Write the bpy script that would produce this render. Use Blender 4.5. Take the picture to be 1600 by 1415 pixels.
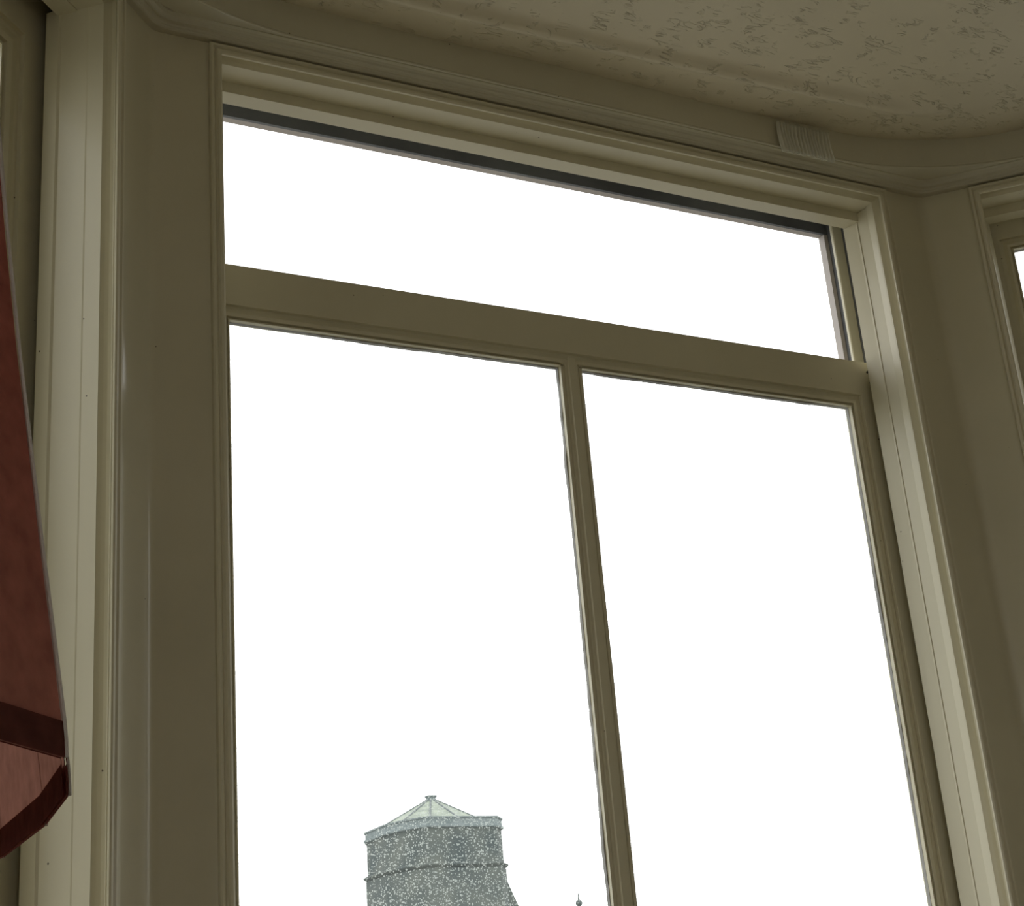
import bpy, bmesh, math, random
from mathutils import Vector, Matrix
random.seed(7)
for o in list(bpy.data.objects):
    bpy.data.objects.remove(o)
SC = bpy.context.scene
COL = SC.collection
S = 1.8          # metres per modelling unit (camera to the sash)
CZ = 1.30        # height of the camera above the floor

# ------------------------------------------------------------------ camera
cam_d = bpy.data.cameras.new('camera')
cam_d.sensor_fit = 'HORIZONTAL'
cam_d.sensor_width = 36.0
cam_d.lens = 2479.2 / 1600 * 36.0
cam_d.clip_start = 0.02
cam_d.clip_end = 500
cam = bpy.data.objects.new('camera', cam_d)
COL.objects.link(cam)
right = Vector((0.8886492, -0.4517608, -0.0788337))
up = Vector((-0.0968203, -0.3528553, 0.9306551))
back = Vector((-0.4482504, -0.8193932, -0.3573042))
M = Matrix((right, up, back)).transposed().to_4x4()
M.translation = Vector((0, 0, CZ))
cam.matrix_world = M
SC.camera = cam

# ------------------------------------------------------------------ sky
w = bpy.data.worlds.new('overcast')
SC.world = w
w.use_nodes = True
nt = w.node_tree
bg = nt.nodes['Background']
tc = nt.nodes.new('ShaderNodeTexCoord')
sep = nt.nodes.new('ShaderNodeSeparateXYZ')
rmp = nt.nodes.new('ShaderNodeValToRGB')
rmp.color_ramp.elements[0].position = 0.0
rmp.color_ramp.elements[0].color = (0.95, 0.96, 0.95, 1)
rmp.color_ramp.elements[1].position = 1.0
rmp.color_ramp.elements[1].color = (1.0, 1.0, 1.0, 1)
nt.links.new(tc.outputs['Generated'], sep.inputs[0])
nt.links.new(sep.outputs['Z'], rmp.inputs[0])
nt.links.new(rmp.outputs[0], bg.inputs[0])
bg.inputs[1].default_value = 2.3

SC.view_settings.view_transform = 'Standard'
SC.view_settings.look = 'None'
SC.view_settings.gamma = 1
SC.view_settings.use_curve_mapping = False
SC.view_settings.exposure = 0.0

# ------------------------------------------------------------------ materials
def new_mat(name):
    m = bpy.data.materials.new(name)
    m.use_nodes = True
    return m, m.node_tree, m.node_tree.nodes['Principled BSDF']

def paint(name, col, col2, rough, bump=0.15, scale=60, speck=0.0, coat=0.0, stretch=(1, 1, 1)):
    m, t, b = new_mat(name)
    c = t.nodes.new('ShaderNodeTexCoord')
    mp = t.nodes.new('ShaderNodeMapping')
    mp.inputs['Scale'].default_value = stretch
    t.links.new(c.outputs['Object'], mp.inputs[0])
    n1 = t.nodes.new('ShaderNodeTexNoise'); n1.inputs['Scale'].default_value = 3.5; n1.inputs['Detail'].default_value = 6
    t.links.new(mp.outputs[0], n1.inputs['Vector'])
    r = t.nodes.new('ShaderNodeValToRGB')
    r.color_ramp.elements[0].position = 0.3; r.color_ramp.elements[0].color = (*col2, 1)
    r.color_ramp.elements[1].position = 0.65; r.color_ramp.elements[1].color = (*col, 1)
    t.links.new(n1.outputs[0], r.inputs[0])
    out = r.outputs[0]
    if speck:
        v = t.nodes.new('ShaderNodeTexVoronoi'); v.inputs['Scale'].default_value = 26
        t.links.new(c.outputs['Object'], v.inputs['Vector'])
        g = t.nodes.new('ShaderNodeMath'); g.operation = 'LESS_THAN'; g.inputs[1].default_value = speck
        t.links.new(v.outputs['Distance'], g.inputs[0])
        mx = t.nodes.new('ShaderNodeMixRGB'); mx.inputs[2].default_value = (0.10, 0.08, 0.05, 1)
        t.links.new(g.outputs[0], mx.inputs[0]); t.links.new(out, mx.inputs[1])
        out = mx.outputs[0]
    t.links.new(out, b.inputs['Base Color'])
    b.inputs['Roughness'].default_value = rough
    b.inputs['Coat Weight'].default_value = coat
    b.inputs['Coat Roughness'].default_value = 0.09
    n2 = t.nodes.new('ShaderNodeTexNoise'); n2.inputs['Scale'].default_value = scale; n2.inputs['Detail'].default_value = 4
    t.links.new(mp.outputs[0], n2.inputs['Vector'])
    bp = t.nodes.new('ShaderNodeBump'); bp.inputs['Strength'].default_value = bump; bp.inputs['Distance'].default_value = 0.002
    t.links.new(n2.outputs[0], bp.inputs['Height'])
    t.links.new(bp.outputs[0], b.inputs['Normal'])
    return m

GLOSS = paint('cream_gloss_paint', (0.66, 0.61, 0.44), (0.60, 0.555, 0.395), 0.42, 0.22, 45, 0.03, 0.12, (1, 1, 0.25))
WALLP = paint('cream_wall_paint', (0.66, 0.61, 0.44), (0.60, 0.555, 0.395), 0.38, 0.35, 40, 0.02, 0.8)
CORN = paint('cream_cornice_paint', (0.60, 0.56, 0.42), (0.53, 0.495, 0.37), 0.45, 0.3, 50, 0.03)
BAND = paint('glossy_cornice_paint', (0.60, 0.56, 0.42), (0.53, 0.495, 0.37), 0.40, 0.2, 50, 0.03, 0.6)
RECESS_SHADE = paint('recess_shade_paint', (0.20, 0.21, 0.22), (0.10, 0.105, 0.115), 0.6, 0.5, 60)  # dark grey puts the shade of the sash channels into the colour
LINING = paint('bloom_tinted_outer_paint', (0.55, 0.50, 0.47), (0.45, 0.41, 0.38), 0.6, 0.4, 60)  # pinkish tint paints in the bloom along the bright outer edge
PUTTY = paint('old_putty', (0.42, 0.41, 0.38), (0.30, 0.29, 0.28), 0.7, 0.6, 120)
DARK = paint('dark_chip', (0.05, 0.045, 0.035), (0.03, 0.03, 0.025), 0.7)
STONE = paint('weathered_tower_stone', (0.115, 0.130, 0.115), (0.050, 0.068, 0.070), 0.9, 0.8, 3, 0, 0, (0.25, 0.25, 0.25))
STONE2 = paint('pale_parapet_stone', (0.20, 0.235, 0.235), (0.14, 0.175, 0.175), 0.85, 0.6, 4)
LEAD = paint('pale_green_lead_roof', (0.27, 0.31, 0.24), (0.16, 0.19, 0.16), 0.6, 0.4, 4)
LEAD2 = paint('grey_lead_rolls', (0.13, 0.15, 0.15), (0.09, 0.11, 0.11), 0.6, 0.4, 4)
GROUND = paint('grey_street', (0.22, 0.22, 0.21), (0.16, 0.16, 0.15), 0.9, 0.5, 5)
BRICK = paint('outer_brickwork', (0.30, 0.20, 0.15), (0.20, 0.13, 0.10), 0.9, 0.6, 20)
FLOORM = paint('brown_carpet', (0.42, 0.34, 0.24), (0.34, 0.27, 0.19), 0.95, 0.8, 200)
BRASS = paint('aged_brass', (0.45, 0.32, 0.12), (0.33, 0.22, 0.08), 0.35, 0.1, 30)
BRASS.node_tree.nodes['Principled BSDF'].inputs['Metallic'].default_value = 0.9
PIPING = paint('pale_piping', (0.62, 0.56, 0.50), (0.50, 0.44, 0.38), 0.8, 0.6, 300)

def ceiling_mat():
    m, t, b = new_mat('textured_ceiling_paper')
    c = t.nodes.new('ShaderNodeTexCoord')
    mp = t.nodes.new('ShaderNodeMapping')
    mp.inputs['Scale'].default_value = (0.8, 2.8, 1.0)
    mp.inputs['Rotation'].default_value = (0, 0, math.radians(18))
    t.links.new(c.outputs['Object'], mp.inputs[0])
    nz = t.nodes.new('ShaderNodeTexNoise'); nz.inputs['Scale'].default_value = 1.6; nz.inputs['Detail'].default_value = 5
    t.links.new(c.outputs['Object'], nz.inputs['Vector'])
    r = t.nodes.new('ShaderNodeValToRGB')
    r.color_ramp.elements[0].position = 0.3; r.color_ramp.elements[0].color = (0.55, 0.49, 0.34, 1)
    r.color_ramp.elements[1].position = 0.7; r.color_ramp.elements[1].color = (0.67, 0.60, 0.43, 1)
    t.links.new(nz.outputs[0], r.inputs[0]); t.links.new(r.outputs[0], b.inputs['Base Color'])
    b.inputs['Roughness'].default_value = 0.55
    # short crossing strokes of the textured paper
    n = t.nodes.new('ShaderNodeTexNoise'); n.inputs['Scale'].default_value = 30; n.inputs['Detail'].default_value = 2.5
    n.inputs['Distortion'].default_value = 1.4
    t.links.new(mp.outputs[0], n.inputs['Vector'])
    s = t.nodes.new('ShaderNodeMath'); s.operation = 'SUBTRACT'; s.inputs[1].default_value = 0.5
    a = t.nodes.new('ShaderNodeMath'); a.operation = 'ABSOLUTE'
    t.links.new(n.outputs[0], s.inputs[0]); t.links.new(s.outputs[0], a.inputs[0])
    cr = t.nodes.new('ShaderNodeValToRGB')
    cr.color_ramp.elements[0].position = 0.0; cr.color_ramp.elements[0].color = (0, 0, 0, 1)
    cr.color_ramp.elements[1].position = 0.028; cr.color_ramp.elements[1].color = (1, 1, 1, 1)
    t.links.new(a.outputs[0], cr.inputs[0])
    n3 = t.nodes.new('ShaderNodeTexNoise'); n3.inputs['Scale'].default_value = 38; n3.inputs['Detail'].default_value = 2
    t.links.new(c.outputs['Object'], n3.inputs['Vector'])
    k = t.nodes.new('ShaderNodeValToRGB')
    k.color_ramp.elements[0].position = 0.53; k.color_ramp.elements[0].color = (1, 1, 1, 1)
    k.color_ramp.elements[1].position = 0.60; k.color_ramp.elements[1].color = (0, 0, 0, 1)
    t.links.new(n3.outputs[0], k.inputs[0])
    mx = t.nodes.new('ShaderNodeMath'); mx.operation = 'MAXIMUM'
    t.links.new(cr.outputs[0], mx.inputs[0]); t.links.new(k.outputs[0], mx.inputs[1])
    bp = t.nodes.new('ShaderNodeBump'); bp.inputs['Strength'].default_value = 0.75; bp.inputs['Distance'].default_value = 0.003
    t.links.new(mx.outputs[0], bp.inputs['Height']); t.links.new(bp.outputs[0], b.inputs['Normal'])
    return m
CEIL = ceiling_mat()

def glass_mat():
    m = bpy.data.materials.new('dusty_window_glass'); m.use_nodes = True
    t = m.node_tree; t.nodes.remove(t.nodes['Principled BSDF']); out = t.nodes['Material Output']
    c = t.nodes.new('ShaderNodeTexCoord')
    tr = t.nodes.new('ShaderNodeBsdfTransparent'); tr.inputs[0].default_value = (0.96, 0.97, 0.97, 1)
    gl = t.nodes.new('ShaderNodeBsdfGlossy'); gl.inputs['Roughness'].default_value = 0.02
    fr = t.nodes.new('ShaderNodeMath'); fr.operation = 'MULTIPLY'; fr.inputs[1].default_value = 1.0
    fn = t.nodes.new('ShaderNodeFresnel'); fn.inputs[0].default_value = 1.45
    t.links.new(fn.outputs[0], fr.inputs[0])
    m1 = t.nodes.new('ShaderNodeMixShader')
    t.links.new(fr.outputs[0], m1.inputs[0]); t.links.new(tr.outputs[0], m1.inputs[1]); t.links.new(gl.outputs[0], m1.inputs[2])
    du = t.nodes.new('ShaderNodeBsdfTranslucent'); du.inputs[0].default_value = (0.55, 0.60, 0.56, 1)
    # dust specks of two sizes, thicker in patches
    def specks(scale, lo, hi):
        v = t.nodes.new('ShaderNodeTexVoronoi'); v.inputs['Scale'].default_value = scale
        t.links.new(c.outputs['Object'], v.inputs['Vector'])
        sz = t.nodes.new('ShaderNodeSeparateXYZ'); t.links.new(v.outputs['Color'], sz.inputs[0])
        th = t.nodes.new('ShaderNodeMath'); th.operation = 'MULTIPLY_ADD'; th.inputs[1].default_value = hi; th.inputs[2].default_value = lo
        t.links.new(sz.outputs[0], th.inputs[0])
        ls = t.nodes.new('ShaderNodeMath'); ls.operation = 'LESS_THAN'
        t.links.new(v.outputs['Distance'], ls.inputs[0]); t.links.new(th.outputs[0], ls.inputs[1])
        return ls
    s1 = specks(460, 0.04, 0.50); s2 = specks(170, -0.25, 0.50)
    mxx = t.nodes.new('ShaderNodeMath'); mxx.operation = 'MAXIMUM'
    t.links.new(s1.outputs[0], mxx.inputs[0]); t.links.new(s2.outputs[0], mxx.inputs[1])
    sc = t.nodes.new('ShaderNodeMath'); sc.operation = 'MULTIPLY_ADD'; sc.inputs[1].default_value = 0.55; sc.inputs[2].default_value = 0.05
    t.links.new(mxx.outputs[0], sc.inputs[0])
    m2 = t.nodes.new('ShaderNodeMixShader')
    t.links.new(sc.outputs[0], m2.inputs[0]); t.links.new(m1.outputs[0], m2.inputs[1]); t.links.new(du.outputs[0], m2.inputs[2])
    t.links.new(m2.outputs[0], out.inputs[0])
    return m
GLASS = glass_mat()

def fabric_mat(name, col, trans, weight):
    m = bpy.data.materials.new(name); m.use_nodes = True
    t = m.node_tree; t.nodes.remove(t.nodes['Principled BSDF']); out = t.nodes['Material Output']
    c = t.nodes.new('ShaderNodeTexCoord')
    n = t.nodes.new('ShaderNodeTexNoise'); n.inputs['Scale'].default_value = 90; n.inputs['Detail'].default_value = 8
    t.links.new(c.outputs['Object'], n.inputs['Vector'])
    def tint(cc):
        r = t.nodes.new('ShaderNodeValToRGB')
        r.color_ramp.elements[0].position = 0.3; r.color_ramp.elements[0].color = (*[x * 0.72 for x in cc], 1)
        r.color_ramp.elements[1].position = 0.7; r.color_ramp.elements[1].color = (*cc, 1)
        t.links.new(n.outputs[0], r.inputs[0]); return r
    d = t.nodes.new('ShaderNodeBsdfDiffuse'); t.links.new(tint(col).outputs[0], d.inputs[0])
    tl = t.nodes.new('ShaderNodeBsdfTranslucent'); t.links.new(tint(trans).outputs[0], tl.inputs[0])
    mx = t.nodes.new('ShaderNodeMixShader'); mx.inputs[0].default_value = weight
    t.links.new(d.outputs[0], mx.inputs[1]); t.links.new(tl.outputs[0], mx.inputs[2])
    t.links.new(mx.outputs[0], out.inputs[0])
    return m
SHADE = fabric_mat('red_shade_fabric', (0.05, 0.020, 0.017), (0.82, 0.38, 0.29), 0.52)
HEM = fabric_mat('dark_red_hem_fabric', (0.13, 0.045, 0.035), (0.40, 0.10, 0.08), 0.20)

def plastic_mat():
    m, t, b = new_mat('clear_pleated_plastic')
    b.inputs['Base Color'].default_value = (0.86, 0.84, 0.70, 1)
    b.inputs['Roughness'].default_value = 0.22
    b.inputs['Alpha'].default_value = 0.62
    return m
PLASTIC = plastic_mat()

# ------------------------------------------------------------------ helpers
def W(p):
    return Vector((p[0] * S, p[1] * S, p[2] * S + CZ))

def link(name, verts, faces, mat, parent=None, kind=None, smooth=False):
    me = bpy.data.meshes.new(name)
    me.from_pydata([tuple(v) for v in verts], [], faces)
    bm = bmesh.new(); bm.from_mesh(me)
    bmesh.ops.remove_doubles(bm, verts=bm.verts, dist=1e-6)
    bmesh.ops.recalc_face_normals(bm, faces=bm.faces)
    bm.to_mesh(me); bm.free()
    me.materials.append(mat)
    if smooth:
        me.polygons.foreach_set('use_smooth', [True] * len(me.polygons))
    o = bpy.data.objects.new(name, me)
    COL.objects.link(o)
    if parent:
        o.parent = parent
        o.matrix_parent_inverse = Matrix.Identity(4)
        if parent.parent is None and parent.type == 'EMPTY':
            o.data.transform(parent.matrix_basis.inverted())
        elif parent.parent is not None:
            o.data.transform(parent.parent.matrix_basis.inverted())
    elif kind:
        o['kind'] = kind
    return o

def empty(name, loc):
    o = bpy.data.objects.new(name, None)
    o.location = loc
    o.empty_display_size = 0.1
    COL.objects.link(o)
    return o

def tag(o, label, cat, group=None):
    o['label'] = label; o['category'] = cat
    if group: o['group'] = group

class MB:
    def __init__(s): s.v = []; s.f = []
    def add(s, verts, faces):
        b = len(s.v); s.v += verts; s.f += [tuple(i + b for i in f) for f in faces]
    def prism(s, bot, top):
        n = len(bot); v = list(bot) + list(top)
        f = [(i, (i + 1) % n, n + (i + 1) % n, n + i) for i in range(n)]
        f += [tuple(range(n))[::-1], tuple(range(n, 2 * n))]
        s.add(v, f)
    def tube(s, path, r, n=8, taper=None):
        rings = []
        for i, p in enumerate(path):
            p = Vector(p)
            d = (Vector(path[min(i + 1, len(path) - 1)]) - Vector(path[max(i - 1, 0)])).normalized()
            a = d.cross(Vector((0, 0, 1)) if abs(d.z) < 0.9 else Vector((1, 0, 0))).normalized()
            b = d.cross(a)
            rr = r if taper is None else taper[i]
            rings.append([p + a * math.cos(2 * math.pi * k / n) * rr + b * math.sin(2 * math.pi * k / n) * rr for k in range(n)])
        v = [q for rg in rings for q in rg]
        f = []
        for i in range(len(rings) - 1):
            for k in range(n):
                f.append((i * n + k, i * n + (k + 1) % n, (i + 1) * n + (k + 1) % n, (i + 1) * n + k))
        f += [tuple(range(n))[::-1], tuple(range((len(rings) - 1) * n, len(rings) * n))]
        s.add(v, f)
    def lathe(s, c, prof, n=24):
        v = []
        for r, z in prof:
            for k in range(n):
                a = 2 * math.pi * k / n
                v.append(Vector((c[0] + r * math.cos(a), c[1] + r * math.sin(a), c[2] + z)))
        f = []
        for i in range(len(prof) - 1):
            for k in range(n):
                f.append((i * n + k, i * n + (k + 1) % n, (i + 1) * n + (k + 1) % n, (i + 1) * n + k))
        f += [tuple(range(n))[::-1], tuple(range((len(prof) - 1) * n, len(prof) * n))]
        s.add(v, f)
    def build(s, name, mat, parent=None, kind=None, smooth=False):
        return link(name, s.v, s.f, mat, parent, kind, smooth)

# a wall frame: local (a along the wall, n outward through it, z) -> model units
class Frame:
    def __init__(s, origin, along, out): s.o = origin; s.a = along; s.n = out
    def p(s, a, n, z): return W((s.o[0] + a * s.a[0] + n * s.n[0], s.o[1] + a * s.a[1] + n * s.n[1], z))
    def box(s, mb, a0, a1, n0, n1, z0, z1):
        b = [s.p(a0, n0, z0), s.p(a1, n0, z0), s.p(a1, n1, z0), s.p(a0, n1, z0)]
        t = [s.p(a0, n0, z1), s.p(a1, n0, z1), s.p(a1, n1, z1), s.p(a0, n1, z1)]
        mb.prism(b, t)

# ------------------------------------------------------------------ plan of the bay
YW = 0.941
XL, XR = 0.2515, 0.9625
q = math.sqrt(0.5)
SIDE = 0.62                                  # length of a slanted side
LW = (XL - SIDE * q, YW - SIDE * q)          # room end of the left side
RW = (XR + SIDE * q, YW - SIDE * q)
OW = 0.305                                   # half width of a window, outer edge of the casing
CX = 0.605
fm = Frame((CX, YW), (1, 0), (0, 1))
SL = 0.043 + OW
fl = Frame((XL - (0.0445 + OW) * q, YW - (0.0445 + OW) * q), (q, q), (-q, q))
fr = Frame((XR + (0.0425 + OW) * q, YW - (0.0425 + OW) * q), (q, -q), (q, q))
HWM, HWS = 0.313, 0.305
ZH = 0.706          # outer edge of the head casing
ZS = -0.30          # window board
ZC = 0.7455          # ceiling
ZF = -CZ / S        # floor
ZB = -0.85

def offset_path(o, R0, ext=0.0):
    """bay plan, offset o into the room, corners filleted (radius R0 at the wall face)"""
    pts = []
    def line_corner(c, d0, d1):
        n0 = Vector((d0[1], -d0[0])); n1 = Vector((d1[1], -d1[0]))      # right-hand normals = into room
        a = math.radians(45) / 2
        tl = R0 * math.tan(a)
        c = Vector(c); d0 = Vector(d0); d1 = Vector(d1)
        cen = c - d0 * tl + n0 * R0
        for k in range(13):
            t = k / 12
            ang = t * math.radians(45)
            v = -n0
            v = Vector((v.x * math.cos(-ang) - v.y * math.sin(-ang), v.x * math.sin(-ang) + v.y * math.cos(-ang)))
            pts.append(cen + v * (R0 - o))
    dl = (q, q); dm = (1, 0); dr = (q, -q)
    n0 = Vector((q, -q)); n2 = Vector((-q, -q))
    pts.append(Vector(LW) + n0 * o - Vector(dl) * ext)
    line_corner((XL, YW), dl, dm)
    line_corner((XR, YW), dm, dr)
    pts.append(Vector(RW) + n2 * o + Vector(dr) * ext)
    return pts

def sweep(name, prof, R0, mat, kind='structure'):
    """prof: list of (offset into room, z)"""
    rings = [offset_path(o, R0) for o, z in prof]
    n = len(rings[0]); v = []; f = []
    for (o, z), rg in zip(prof, rings):
        v += [W((p.x, p.y, z)) for p in rg]
    m = len(prof)
    for i in range(m):
        j = (i + 1) % m
        for k in range(n - 1):
            f.append((i * n + k, i * n + k + 1, j * n + k + 1, j * n + k))
    f.append(tuple(i * n for i in range(m))); f.append(tuple(i * n + n - 1 for i in range(m))[::-1])
    return link(name, v, f, mat, None, kind)

# ------------------------------------------------------------------ walls
RF = 0.014
TH = 0.125
def pier(mb, plan):
    mb.prism([W((x, y, ZF)) for x, y in plan], [W((x, y, ZC + 0.03)) for x, y in plan])

def fpt(fr_, a, n):
    return (fr_.o[0] + a * fr_.a[0] + n * fr_.n[0], fr_.o[1] + a * fr_.a[1] + n * fr_.n[1])
base = offset_path(0, RF)
TJ = 0.004      # the pier stops this far behind the casing's outer edge
# left corner pier: from the left window's inner edge round the corner to the main window
wl = MB()
plan = [fpt(fl, HWS + 0.04, 0.113), fpt(fl, HWS + 0.0225, 0.112), fpt(fl, HWS + 0.0225, 0.02), fpt(fl, HWS - TJ, 0.0)] + [tuple(p) for p in base[1:14]] \
    + [fpt(fm, -HWM + TJ, 0.0), fpt(fm, -HWM - 0.0225, 0.02), fpt(fm, -HWM - 0.0225, 0.112), fpt(fm, -HWM - 0.05, 0.113)]
xo = (XL - TH * math.tan(math.radians(22.5)), YW + TH)
plan += [(fpt(fm, -HWM - 0.05, 0)[0], YW + TH), xo, fpt(fl, HWS + 0.04, TH)]
pier(wl, plan)
# far pier of the left wall with the bay's return
plan = [LW, fpt(fl, -HWS + TJ, 0), fpt(fl, -HWS - 0.0225, 0.02), fpt(fl, -HWS - 0.0225, TH), (LW[0] - TH * q, LW[1] + TH * q), (LW[0] - TH * q, LW[1])]
pier(wl, plan)
for z0, z1 in ((ZH - 0.004, ZC + 0.03), (ZF, ZS)):
    if z0 > 0: fl.box(wl, -HWS + TJ, HWS - TJ, 0.0, 0.02, z0, z1); fl.box(wl, -HWS - 0.0225, HWS + 0.0225, 0.02, TH, ZH + 0.03, z1)
    else: fl.box(wl, -HWS - 0.0225, HWS + 0.0225, 0.0, TH, z0, z1)
wl.build('wall_left', WALLP, kind='structure')
wr = MB()
plan = [fpt(fm, HWM + 0.05, 0.113), fpt(fm, HWM + 0.0225, 0.112), fpt(fm, HWM + 0.0225, 0.02), fpt(fm, HWM - TJ, 0.0)] + [tuple(p) for p in base[14:27]] \
    + [fpt(fr, -HWS + TJ, 0.0), fpt(fr, -HWS - 0.0225, 0.02), fpt(fr, -HWS - 0.0225, 0.112), fpt(fr, -HWS - 0.04, 0.113), fpt(fr, -HWS - 0.04, TH)]
plan += [(XR + TH * math.tan(math.radians(22.5)), YW + TH), (fpt(fm, HWM + 0.05, 0)[0], YW + TH)]
pier(wr, plan)
plan = [fpt(fr, HWS - TJ, 0), RW, (RW[0] + TH * q, RW[1]), (RW[0] + TH * q, RW[1] + TH * q), fpt(fr, HWS + 0.0225, TH), fpt(fr, HWS + 0.0225, 0.02)]
pier(wr, plan)
fr.box(wr, -HWS + TJ, HWS - TJ, 0.0, 0.02, ZH - 0.004, ZC + 0.03)
fr.box(wr, -HWS - 0.0225, HWS + 0.0225, 0.02, TH, ZH + 0.03, ZC + 0.03)
fr.box(wr, -HWS - 0.0225, HWS + 0.0225, 0.0, TH, ZF, ZS)
wr.build('wall_right', WALLP, kind='structure')
wf = MB()
fm.box(wf, -HWM + TJ, HWM - TJ, 0.0, 0.02, ZH - 0.004, ZC + 0.03)
fm.box(wf, -HWM - 0.0225, HWM + 0.0225, 0.02, TH, ZH + 0.03, ZC + 0.03)
fm.box(wf, -HWM - 0.0225, HWM + 0.0225, 0.0, TH, ZF, ZS)
wf.build('wall_front', WALLP, kind='structure')

# the rest of the room behind the camera
RX0, RX1, RY0 = -1.15, 2.35, -1.9
YR = LW[1]
def slab(name, x0, x1, y0, y1, z0, z1, mat):
    mb = MB()
    mb.prism([W((x0, y0, z0)), W((x1, y0, z0)), W((x1, y1, z0)), W((x0, y1, z0))], [W((x0, y0, z1)), W((x1, y0, z1)), W((x1, y1, z1)), W((x0, y1, z1))])
    return mb
slab('', RX0, LW[0] - TH * q, YR, YR + 0.1, ZF, ZC + 0.03, None).build('wall_front_left', WALLP, kind='structure')
slab('', RW[0] + TH * q, RX1, YR, YR + 0.1, ZF, ZC + 0.03, None).build('wall_front_right', WALLP, kind='structure')
slab('', RX0 - 0.1, RX0, RY0 - 0.1, YR + 0.1, ZF, ZC + 0.03, None).build('wall_room_left', WALLP, kind='structure')
slab('', RX1, RX1 + 0.1, RY0 - 0.1, YR + 0.1, ZF, ZC + 0.03, None).build('wall_room_right', WALLP, kind='structure')
bw = MB()
BX0, BX1, BZ0, BZ1 = -1.1, 0.3, -0.35, 0.62  # opening added in the unseen back wall for fill daylight
for a in ((RX0, BX0, ZF, ZC + .03), (BX1, RX1, ZF, ZC + .03), (BX0, BX1, ZF, BZ0), (BX0, BX1, BZ1, ZC + .03)):
    m_ = slab('', a[0], a[1], RY0 - 0.1, RY0, a[2], a[3], None); bw.add(m_.v, m_.f)
bw.build('wall_back', WALLP, kind='structure')
def outline(off):
    k = off * math.tan(math.radians(22.5))
    return [(RX0 - 0.1, RY0 - 0.1), (RX1 + 0.1, RY0 - 0.1), (RX1 + 0.1, YR + 0.1), (RW[0] + off * q + (YR + 0.1 - RW[1] - off * q) * -1, YR + 0.1),
            (XR + k, YW + off), (XL - k, YW + off), (LW[0] - off * q + (YR + 0.1 - LW[1] - off * q), YR + 0.1), (RX0 - 0.1, YR + 0.1)]
def deck(name, off, z0, z1, mat):
    mb = MB(); pl = outline(off)
    mb.prism([W((x, y, z0)) for x, y in pl], [W((x, y, z1)) for x, y in pl])
    return mb.build(name, mat, kind='structure')
deck('floor', TH - 0.01, ZF - 0.05, ZF, FLOORM)

# ceiling: plaster with a soft roll running round the bay
def ceil_h(x, y):
    dm = YW - y
    dl = (x - XL - (y - YW)) * q
    dr = ((XR - x) + (YW - y)) * q
    k = 60.0
    d = -math.log(math.exp(-k * dm) + math.exp(-k * dl) + math.exp(-k * dr)) / k if min(dm, dl, dr) < 0.6 else 0.6
    if y < YR - 0.05: d = 0.6
    h = -0.0015 * math.exp(-max(d - 0.024, 0) / 0.02)
    dc = 0.057 + 0.010 / (1 + math.exp(-(x - 0.68) / 0.05))
    prof = -0.0080 * math.exp(-((d - dc) / 0.0068) ** 2)
    # the roll dies away towards the corners
    s_ = min(x - XL, XR - x)
    side = abs(d - dm) < 0.02
    f_ = 1 / (1 + math.exp(-(s_ - 0.05) / 0.022)) if True else 0
    g_ = 1.0
    h += prof * f_ * g_
    h += 0.0009 * math.sin(x * 23 + 4 * y) * math.sin(y * 31 + 1.7) 
    return ZC + h
xs = [RX0 - .1, -0.9, -0.6] + [-0.3 + i * 0.0075 for i in range(241)] + [1.8, 2.1, RX1 + .1]
ys = [RY0 - .1, -1.2, -0.6, -0.2, 0.1, 0.3, 0.45, 0.52, 0.56] + [0.6 + i * 0.003 for i in range(122)]
v = []; f = []
for y in ys:
    for x in xs:
        inside = True
        v.append(W((x, y, ceil_h(x, y))))
nx = len(xs)
for j in range(len(ys) - 1):
    for i in range(nx - 1):
        cx_, cy_ = (xs[i] + xs[i + 1]) / 2, (ys[j] + ys[j + 1]) / 2
        if cy_ > YR + 0.02 and min(YW - cy_, (cx_ - XL - (cy_ - YW)) * q, ((XR - cx_) + (YW - cy_)) * q) < -0.07: continue
        f.append((j * nx + i, j * nx + i + 1, (j + 1) * nx + i + 1, (j + 1) * nx + i))
link('ceiling', v, f, CEIL, None, 'structure', True)
deck('ceiling_slab', TH + 0.005, ZC + 0.02, ZC + 0.06, BRICK)
# outer shell keeps daylight from slipping between ceiling and walls
# cornice round the bay
sweep('trim_1', [(-0.004, 0.7078), (0.0050, 0.7080), (0.0062, 0.7086), (0.0066, 0.7096), (0.0074, 0.7100), (0.0078, 0.7112), (0.0092, 0.7120),
                 (0.0102, 0.7114), (0.0114, 0.7118), (0.0120, 0.7134), (0.0132, 0.7148), (0.0155, 0.7156), (0.0160, 0.7175), (-0.004, 0.7175)], 0.03, CORN)
sweep('trim_2', [(-0.003, 0.7163), (0.0168, 0.7163), (0.0176, 0.7152), (0.0190, 0.7140), (0.0202, 0.7140), (0.0204, 0.7150), (0.0193, 0.7166), (0.0192, 0.7290),
                 (0.0188, 0.7425), (0.0188, 0.7500), (-0.003, 0.7500)], 0.27, BAND)

# ------------------------------------------------------------------ windows
SIDE_PROF = [(-0.003, 0.004), (0.0, 0.002), (0.0, -0.0045), (0.0010, -0.0058), (0.0026, -0.0058), (0.0034, -0.0046), (0.0040, -0.0040), (0.0048, -0.0044), (0.0056, -0.0058),
             (0.0076, -0.0058), (0.0088, -0.0050), (0.0090, -0.0038), (0.0080, -0.0030), (0.0052, -0.0022), (0.0036, -0.0008), (0.0034, 0.0010), (0.0044, 0.0030), (0.0064, 0.0048), (0.0090, 0.0066), (-0.003, 0.0066)]

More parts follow.
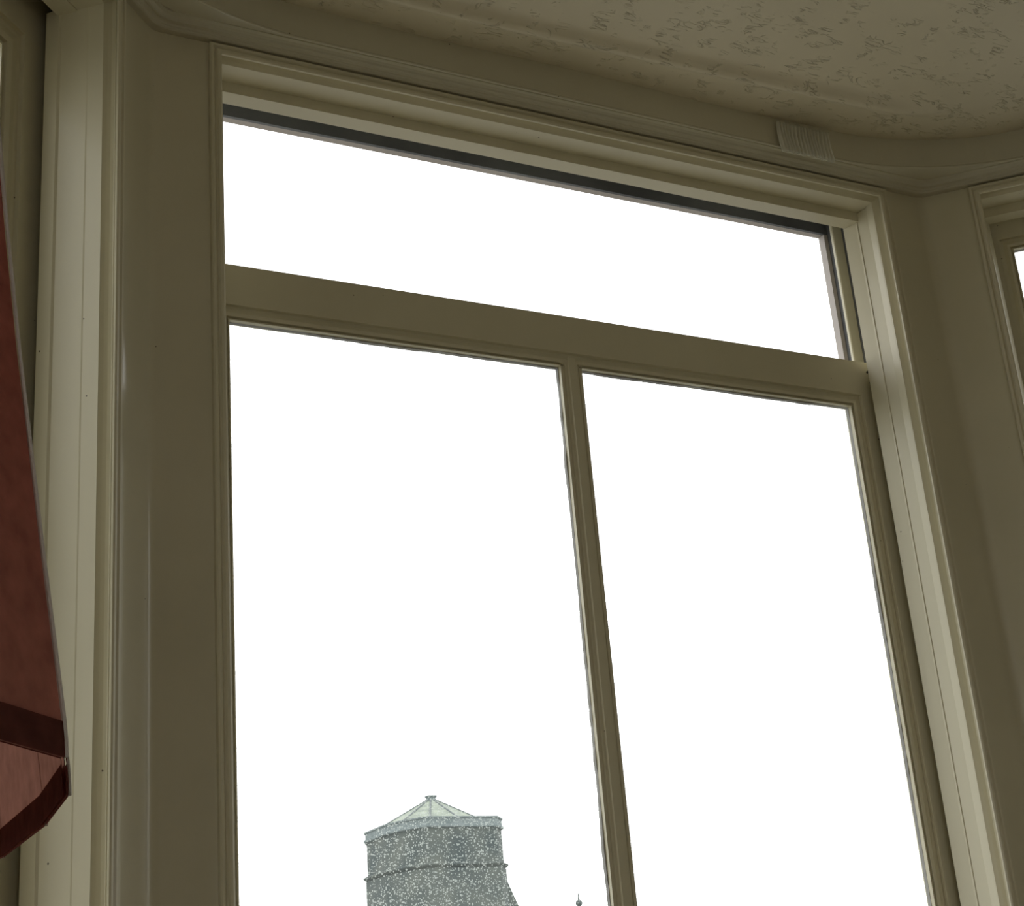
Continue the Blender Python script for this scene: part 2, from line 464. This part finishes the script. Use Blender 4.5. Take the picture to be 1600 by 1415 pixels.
def round_window(F, HW, name, sash_top, glass_top, glass_in, T=0.0125, dn=0.0, smooth_jamb=False, drop=0.018):
    win = empty(name, F.p(0, 0, ZS))
    win['kind'] = 'structure'
    zb = ZS
    # casing: mitred moulding up both sides and across the head
    def mitred(prof, mat, nm, top_prof=None):
        mb = MB(); n = len(prof); v = []
        for t, d in prof: v.append(F.p(-HW + t, d, zb))
        for t, d in prof: v.append(F.p(-HW + t, d, ZH - t))
        for t, d in prof: v.append(F.p(HW - t, d, ZH - t))
        for t, d in prof: v.append(F.p(HW - t, d, zb))
        f = []
        for s_ in range(3):
            for i in range(n):
                j = (i + 1) % n
                f.append((s_ * n + i, s_ * n + j, (s_ + 1) * n + j, (s_ + 1) * n + i))
        f += [tuple(range(n)), tuple(range(3 * n, 4 * n))[::-1]]
        mb.add(v, f); return mb.build(nm, mat, win)
    mitred(SIDE_PROF, GLOSS, 'casing')
    for sg in (-1, 1):
        def vert(poly, nm, mat, z0, z1, off=0):
            mb = MB()
            mb.prism([F.p(sg * (HW - t), d, z0) for t, d in poly], [F.p(sg * (HW - t), d, z1) for t, d in poly])
            return mb.build(nm, mat, win)
        if smooth_jamb:
            vert([(-0.0225, 0.0066), (0.0090, 0.0067), (0.0093, 0.0180), (0.0096, 0.0190), (0.0100, 0.0391), (-0.0225, 0.0390)], 'jamb_lining', GLOSS, zb, ZH - 0.006)
            vert([(-0.0225, 0.0390), (0.0100, 0.0391), (0.0114, 0.0405), (0.0114, 0.0420), (0.0112, 0.0440 + dn), (-0.0225, 0.0440 + dn)], 'staff_bead', GLOSS, zb, ZH - 0.006)
        else:
            vert([(-0.0225, 0.0066), (0.0090, 0.0068), (0.0092, 0.0085), (0.0090, 0.0154), (0.0060, 0.0156), (0.0060, 0.020), (-0.0225, 0.020)], 'jamb_lining', GLOSS, zb, ZH - 0.008)
            vert([(-0.0225, 0.0200), (0.0062, 0.0200), (0.0062, 0.0160), (0.0078, 0.0160), (0.0098, 0.0280), (0.0106, 0.0284), (0.0108, 0.0296), (0.0102, 0.0304), (0.0140, 0.0436), (0.0136, 0.0440), (-0.0225, 0.0440)],
                 'staff_bead', GLOSS, zb, ZH - 0.0095)
        vert([(-0.0225, 0.0440), (-0.0200, 0.0440), (-0.0200, 0.1040), (-0.0225, 0.1040)], 'pulley_stile', RECESS_SHADE, zb, ZH + 0.029)
        vert([(-0.0200, 0.0837), (-0.0098, 0.0837), (-0.0090, 0.0845), (-0.0090, 0.0872), (-0.0200, 0.0872)], 'parting_bead', GLOSS, zb, ZH + 0.02)
        vert([(-0.0225, 0.1040), (-0.0155, 0.1040), (-0.0155, 0.1120), (-0.0225, 0.1120)], 'outer_lining', LINING, zb, ZH + 0.014)
    def hbox(nm, mat, d0, d1, z0, z1, e=0.0225):
        mb = MB(); F.box(mb, -HW - e, HW + e, d0, d1, z0, z1); return mb.build(nm, mat, win)
    hbox('head_lining', GLOSS, 0.0066, 0.027, ZH - 0.009, ZH + 0.03)
    hbox('head_bead', GLOSS, 0.027, 0.042, ZH - drop, ZH + 0.03)
    hbox('head_board', RECESS_SHADE, 0.042, 0.104, ZH + 0.029, ZH + 0.033)
    hbox('head_outer_lining', RECESS_SHADE, 0.104, 0.107, ZH + 0.0146, ZH + 0.033)
    hbox('outer_lintel', LINING, 0.107, 0.1135, ZH + 0.0146, ZH + 0.033)
    mb = MB(); F.box(mb, -HW - 0.0225, HW + 0.0225, 0.0, TH + 0.02, zb - 0.012, zb + 0.002); mb2 = MB()
    F.box(mb2, -HW - 0.008, HW + 0.008, -0.022, 0.001, zb - 0.006, zb + 0.004)
    mb.add(mb2.v, mb2.f); mb.build('window_sill', GLOSS, win)
    # sash
    fn, gn, bn = 0.052 + dn, 0.059 + dn, 0.070 + dn
    ts = T / 0.0125
    gx0, gx1 = -glass_in, glass_in
    gz1 = glass_top
    gz0 = -0.215
    sx = HW + 0.019
    mbw = 0.0097
    def member(a0, a1, z0, z1, nm, mat=GLOSS, p=None):
        mb = MB(); F.box(mb, a0, a1, fn, bn, z0, z1); return mb.build(nm, mat, p)
    sashp = MB()
    F.box(sashp, -sx, gx0 - T, fn, bn, zb + 0.006, sash_top)
    F.box(sashp, gx1 + T, sx, fn, bn, zb + 0.006, sash_top)
    F.box(sashp, gx0 - T, gx1 + T, fn, bn, gz1 + T, sash_top)
    F.box(sashp, gx0 - T, gx1 + T, fn, bn, zb + 0.006, gz0 - T)
    sash = sashp.build('sash', GLOSS, win)
    # glazing moulding, profile (t from the glass edge outward, n)
    GP = [(0.0, gn + 0.003), (0.0, gn - 0.0045), (0.0010, gn - 0.0045), (0.0010, gn - 0.0025), (0.0022, gn - 0.0025), (0.0026, gn - 0.0055), (0.0050, gn - 0.0062),
          (0.0084, fn + 0.0024), (0.0106, fn + 0.0024), (0.0108, fn - 0.0008), (T, fn - 0.0008), (T, gn + 0.004), (0.0, gn + 0.004)]
    GP = [(t_ * (ts if t_ < T else 1), d_) for t_, d_ in GP]
    def frame_mould(x0, x1, z0, z1, nm, pr=GP):
        mb = MB(); n = len(pr); v = []
        for (cx_, cz_, sx_, sz_) in ((x0, z0, -1, -1), (x0, z1, -1, 1), (x1, z1, 1, 1), (x1, z0, 1, -1)):
            for t, d in pr: v.append(F.p(cx_ + sx_ * t, d, cz_ + sz_ * t))
        f = []
        for s_ in range(4):
            for i in range(n):
                j = (i + 1) % n; e = (s_ + 1) % 4
                f.append((s_ * n + i, s_ * n + j, e * n + j, e * n + i))
        mb.add(v, f); return mb.build(nm, GLOSS, sash)
    frame_mould(gx0, gx1, gz0, gz1, 'sash_moulding')
    # the glazing bar (moulded both sides)
    bar = MB()
    bp_ = [(-mbw, gn + 0.003), (-mbw, gn - 0.0045), (-mbw + 0.0026, gn - 0.0045), (-mbw + 0.0030, gn - 0.0034), (-mbw + 0.0040, gn - 0.0052), (-0.0036, fn + 0.0016), (-0.0030, fn + 0.0002)]
    poly = bp_ + [(-x, d) for x, d in bp_[::-1]]
    poly += [(0.004, bn), (-0.004, bn)]
    bar.prism([F.p(x, d, gz0 - 0.001) for x, d in poly], [F.p(x, d, gz1 + 0.001 + 0.006) for x, d in poly])
    bar.build('glazing_bar', GLOSS, sash)
    for (x0, x1) in ((gx0, -mbw), (mbw, gx1)):
        g = MB()
        v4 = [F.p(x0 - 0.001, gn + 0.0032, gz0 - 0.001), F.p(x1 + 0.001, gn + 0.0032, gz0 - 0.001), F.p(x1 + 0.001, gn + 0.0032, gz1 + 0.001), F.p(x0 - 0.001, gn + 0.0032, gz1 + 0.001)]
        g.add(v4, [(0, 1, 2, 3)]); g.build('pane', GLASS, sash)
        # ragged old putty line around the pane
        pm = MB()
        def rag(p0, p1, inn):
            L = math.hypot(p1[0] - p0[0], p1[1] - p0[1]); n = int(L / 0.0035) + 1
            vv = []; amp = 0.0004
            for i in range(n + 1):
                t = i / n
                amp = max(0.0001, min(0.0013, amp + random.uniform(-0.00035, 0.00034)))
                x = p0[0] + (p1[0] - p0[0]) * t; z = p0[1] + (p1[1] - p0[1]) * t
                for e in (-0.0005, amp):
                    for d in (gn - 0.0006, gn + 0.0028):
                        vv.append(F.p(x + inn[0] * e, d, z + inn[1] * e))
            ff = []
            for i in range(n):
                a = i * 4; b = a + 4
                ff += [(a, a + 2, b + 2, b), (a + 2, a + 3, b + 3, b + 2), (a + 3, a + 1, b + 1, b + 3), (a + 1, a, b, b + 1)]
            pm.add(vv, ff)
        rag((x0, gz0), (x0, gz1), (1, 0)); rag((x1, gz0), (x1, gz1), (-1, 0))
        rag((x0, gz1), (x1, gz1), (0, -1)); rag((x0, gz0), (x1, gz0), (0, 1))
        pm.build('putty', PUTTY, sash)
    return win, sash

w1, s1 = round_window(fm, HWM, 'window_1', 0.558, 0.5143, 0.2826)
w2, s2 = round_window(fl, HWS, 'window_2', 0.728, 0.6560, 0.2600, 0.0235, 0.0065, True, 0.010)
w3, s3 = round_window(fr, HWS, 'window_3', 0.700, 0.6640, 0.2740)
# worn screw holes at the joint of the lowered sash
for a, z, r in ((0.3055, 0.5485, 0.0011), (0.3065, 0.5385, 0.0007)):
    mb = MB(); mb.tube([fm.p(a, 0.0505, z), fm.p(a, 0.0518, z), fm.p(a, 0.0525, z)], r * S, 10)
    mb.build('screw', DARK, w1)

# added window, unseen behind the camera, to fill the room with daylight
w4 = empty('fill_window', W((0.5 * (BX0 + BX1), RY0, BZ0)))
w4['kind'] = 'structure'
mb = MB()
for a in ((BX0, BX0 + 0.03, BZ0, BZ1), (BX1 - 0.03, BX1, BZ0, BZ1), (BX0, BX1, BZ1 - 0.03, BZ1), (BX0, BX1, BZ0, BZ0 + 0.03), (-0.415, -0.385, BZ0, BZ1)):
    m_ = slab('', a[0], a[1], RY0 - 0.06, RY0 - 0.03, a[2], a[3], None); mb.add(m_.v, m_.f)
mb.build('fill_window_frame', GLOSS, w4)

# ------------------------------------------------------------------ clear pleated plastic on the cornice
t = empty('pleated_strip', W((0.80, YW - 0.028, 0.706)))
tag(t, 'crumpled strip of clear pleated plastic on the cornice above the window', 'plastic strip')
def pleats(a0, a1, npl, nm):
    rows = 9; v = []; f = []; n = npl * 6
    for j in range(rows):
        tz = j / (rows - 1)
        z = 0.7095 + 0.0290 * tz
        bulge = 0.0015 * math.sin(math.pi * tz) 
        lean = 0.004 * math.sin(math.pi * tz * 0.9)
        for i in range(n + 1):
            tx = i / n
            x = a0 + (a1 - a0) * tx - lean + 0.0006 * math.sin(7 * tx + 3 * tz)
            ph = math.sin(2 * math.pi * npl * tx + 0.8 * math.sin(5 * tx))
            y = YW - 0.0226 - bulge + 0.0019 * ph * (0.5 + 0.5 * math.sin(math.pi * (0.15 + 0.8 * tz)))
            v.append(W((x, y, z + 0.0004 * ph)))
    for j in range(rows - 1):
        for i in range(n):
            f.append((j * (n + 1) + i, j * (n + 1) + i + 1, (j + 1) * (n + 1) + i + 1, (j + 1) * (n + 1) + i))
    o = link(nm, v, f, PLASTIC, t, None, True)
    sm = o.modifiers.new('thickness', 'SOLIDIFY'); sm.thickness = 0.0006
    return o
pleats(0.7905, 0.8215, 9, 'pleat_panel')
pleats(0.8225, 0.8465, 7, 'pleat_panel')
for a0, a1 in ((0.7905, 0.815), (0.8225, 0.8465)):
    mb = MB()
    for z in (0.7090, 0.7112):
        n = 14
        path = [W((a0 + (a1 - a0) * i / n, YW - 0.0222 + 0.0004 * math.sin(i * 2.1), z + 0.0003 * math.sin(i * 1.7))) for i in range(n + 1)]
        mb.tube(path, 0.0006 * S, 5)
    mb.build('gathering_cord', PLASTIC, t)

# ------------------------------------------------------------------ floor lamp with the red shade
K = 0.86
rim = [(.060, .377), (.0860, .4045), (.0985, .4585), (.1030, .5115), (.1030, .58), (.085, .632), (.04, .655), (-.02, .657), (-.07, .64), (-.108, .59), (-.120, .53),
       (-.118, .47), (-.10, .415), (-.06, .375), (0.0, .360)]
rim = [(x * K, y * K) for x, y in rim]
lc = (-.008 * K, .51 * K)
lamp = empty('floor_lamp', W((lc[0], lc[1], ZF)))
tag(lamp, 'lamp with a tall red fabric shade edged in pale piping beside the window', 'lamp')
z_rim = 0.080 * K
# (height above the rim, scale)
prof = [(0.0, 1.0), (0.004, 0.998), (0.0080, 0.994), (0.024, 0.972), (0.05, 0.935), (0.10, 0.868), (0.15, 0.808), (0.20, 0.755), (0.26, 0.70)]
def ring(zz, sc, inset=0.0):
    out = []
    for x, y in rim:
        dx, dy = x - lc[0], y - lc[1]; L = math.hypot(dx, dy)
        k = (L * sc - inset) / L
        out.append(W((lc[0] + dx * k, lc[1] + dy * k, z_rim + zz)))
    return out
def shell(pr, i0, nm, mat, inset=0.0):
    v = []; f = []; n = len(rim)
    for zz, sc in pr: v += ring(zz, sc, inset)
    for j in range(len(pr) - 1):
        for k in range(n):
            f.append((j * n + k, j * n + (k + 1) % n, (j + 1) * n + (k + 1) % n, (j + 1) * n + k))
    return link(nm, v, f, mat, lamp)
shell(prof, 0, 'shade', SHADE)
shell(prof[:3], 0, 'hem', HEM, -0.0006)
shell(prof[:3], 0, 'hem', HEM, 0.0008)
shell(prof[-2:], 0, 'top_hem', HEM, -0.0006)
for k in range(len(rim)):
    mb = MB()
    path = []
    for zz, sc in prof:
        path.append(ring(zz, sc, -0.0008)[k])
    mb.tube(path, 0.0008, 6)
    mb.build('piping', PIPING, lamp)
mb = MB(); r0 = ring(prof[-1][0], prof[-1][1], 0.001)
hub = W((lc[0], lc[1], z_rim + 0.25))
for k in (0, 4, 8, 12): mb.tube([r0[k], hub], 0.0018, 6)
mb.tube(r0 + [r0[0]], 0.0018, 6)
mb.build('shade_frame', BRASS, lamp)
c0 = W((lc[0], lc[1], ZF))
mb = MB(); mb.lathe(c0, [(0.15, 0), (0.15, 0.015), (0.13, 0.025), (0.05, 0.035), (0.03, 0.06), (0.012, 0.08)], 32); mb.build('base', BRASS, lamp, smooth=False)
mb = MB(); mb.lathe(c0, [(0.011, 0.07), (0.011, hub.z - 0.17), (0.011, hub.z - 0.171)], 16); mb.build('pole', BRASS, lamp)
mb = MB(); mb.lathe(Vector((c0.x, c0.y, hub.z - 0.18)), [(0.018, 0), (0.02, 0.05), (0.014, 0.06), (0.004, 0.062), (0.004, 0.2)], 16); mb.build('bulb_holder', BRASS, lamp)

# ------------------------------------------------------------------ outside
gv = [Vector((-150, -150, -6)), Vector((250, -150, -6)), Vector((250, 250, -6)), Vector((-150, 250, -6))]
link('ground', gv, [(0, 1, 2, 3)], GROUND, None, 'structure')

def G(x, y, z): return Vector((x, y, z + CZ))       # metres relative to the camera
tower = empty('stone_tower', G(29, 63, -7.3))
tag(tower, 'weathered grey stone tower with a low conical lead roof, seen through the left pane', 'tower')
def plan_t(sx, o=0.0):
    p = [(-1.6, 0), (-2.25, 1.0), (-2.55, 2.1), (-2.55, 4.2), (-1.6, 6.0), (1.6, 6.0), (2.55, 4.2), (2.55, 2.1), (2.20, 0.75), (1.6, 0)]
    out = []
    for x, y in p:
        dx, dy = x, y - 3.0; L = math.hypot(dx, dy); k = (L + o) / L
        out.append((29 + dx * k * sx, 63 + dy * k))
    return out
def tp(nm, mat, levels):
    v = []; f = []; n = 10
    for z, o in levels: v += [G(x, y, z) for x, y in plan_t(1, o)]
    for j in range(len(levels) - 1):
        for k in range(n): f.append((j * n + k, j * n + (k + 1) % n, (j + 1) * n + (k + 1) % n, (j + 1) * n + k))
    f += [tuple(range(n))[::-1], tuple(range((len(levels) - 1) * n, len(levels) * n))]
    return link(nm, v, f, mat, tower)
tp('shaft', STONE, [(-7.3, 0.12), (7.55, 0.08), (7.65, 0.0), (9.22, -0.02)])
tp('string_course', STONE, [(7.60, 0.08), (7.69, 0.19), (7.73, 0.19), (7.80, 0.04)])
tp('parapet', STONE2, [(9.18, 0.02), (9.22, 0.10), (9.30, 0.10), (9.34, 0.03), (9.56, 0.03), (9.58, 0.08), (9.64, 0.08)])
# roof facets as separate lead sheets, rolls between them
NF = 12; cen = (29.0, 62.9)
for k in range(NF):
    a0 = 2 * math.pi * (k + 0.1) / NF; a1 = 2 * math.pi * (k + 1.1) / NF
    R0 = 2.25
    v = [G(cen[0] + R0 * math.cos(a0), cen[1] + R0 * math.sin(a0), 9.72), G(cen[0] + R0 * math.cos(a1), cen[1] + R0 * math.sin(a1), 9.72),
         G(cen[0] + 0.2 * math.cos(a1), cen[1] + 0.2 * math.sin(a1), 10.78), G(cen[0] + 0.2 * math.cos(a0), cen[1] + 0.2 * math.sin(a0), 10.78)]
    v += [p - Vector((0, 0, 0.05)) for p in v]
    f = [(0, 1, 2, 3), (7, 6, 5, 4), (0, 4, 5, 1), (1, 5, 6, 2), (2, 6, 7, 3), (3, 7, 4, 0)]
    link('roof_panel', v, f, LEAD, tower)
    mb = MB(); mb.tube([v[0], v[3]], 0.045, 6); mb.build('roof_roll', LEAD2, tower)
mb = MB(); mb.lathe(G(cen[0], cen[1], 10.70), [(0.30, 0), (0.30, 0.05), (0.22, 0.08), (0.22, 0.20), (0.27, 0.22), (0.27, 0.27), (0.05, 0.30)], 8); mb.build('finial', STONE2, tower)
mb = MB()
b_ = [G(31.2, 61.6, -7.3), G(36.0, 61.6, -7.3), G(36.0, 64.5, -7.3), G(31.2, 64.5, -7.3)]
v = [G(31.0, 61.4, -7.3), G(36.0, 61.4, -7.3), G(36.0, 61.4, -3.0), G(31.6, 61.4, 7.2), G(31.0, 61.4, 7.2)]
v += [p + Vector((0, 3.0, 0)) for p in v]
mb.add(v, [(0, 1, 2, 3, 4), (9, 8, 7, 6, 5), (0, 5, 6, 1), (1, 6, 7, 2), (2, 7, 8, 3), (3, 8, 9, 4), (4, 9, 5, 0)])
mb.build('buttress', STONE, tower)

sp = empty('church_spire', G(68.4, 120, -7.3))
tag(sp, 'thin spire tip with a small ball, just above the bottom edge beside the glazing bar', 'spire')
mb = MB(); mb.lathe(G(68.4, 120, -7.3), [(2.6, 0), (2.6, 11.0), (2.8, 11.2), (0.16, 19.1)], 8); mb.build('spire_roof', STONE, sp)
mb = MB(); mb.lathe(G(68.4, 120, 11.7), [(0.05, 0), (0.22, 0.12), (0.30, 0.3), (0.22, 0.48), (0.08, 0.58), (0.06, 0.7), (0.02, 1.15)], 10); mb.build('ball_finial', STONE, sp)
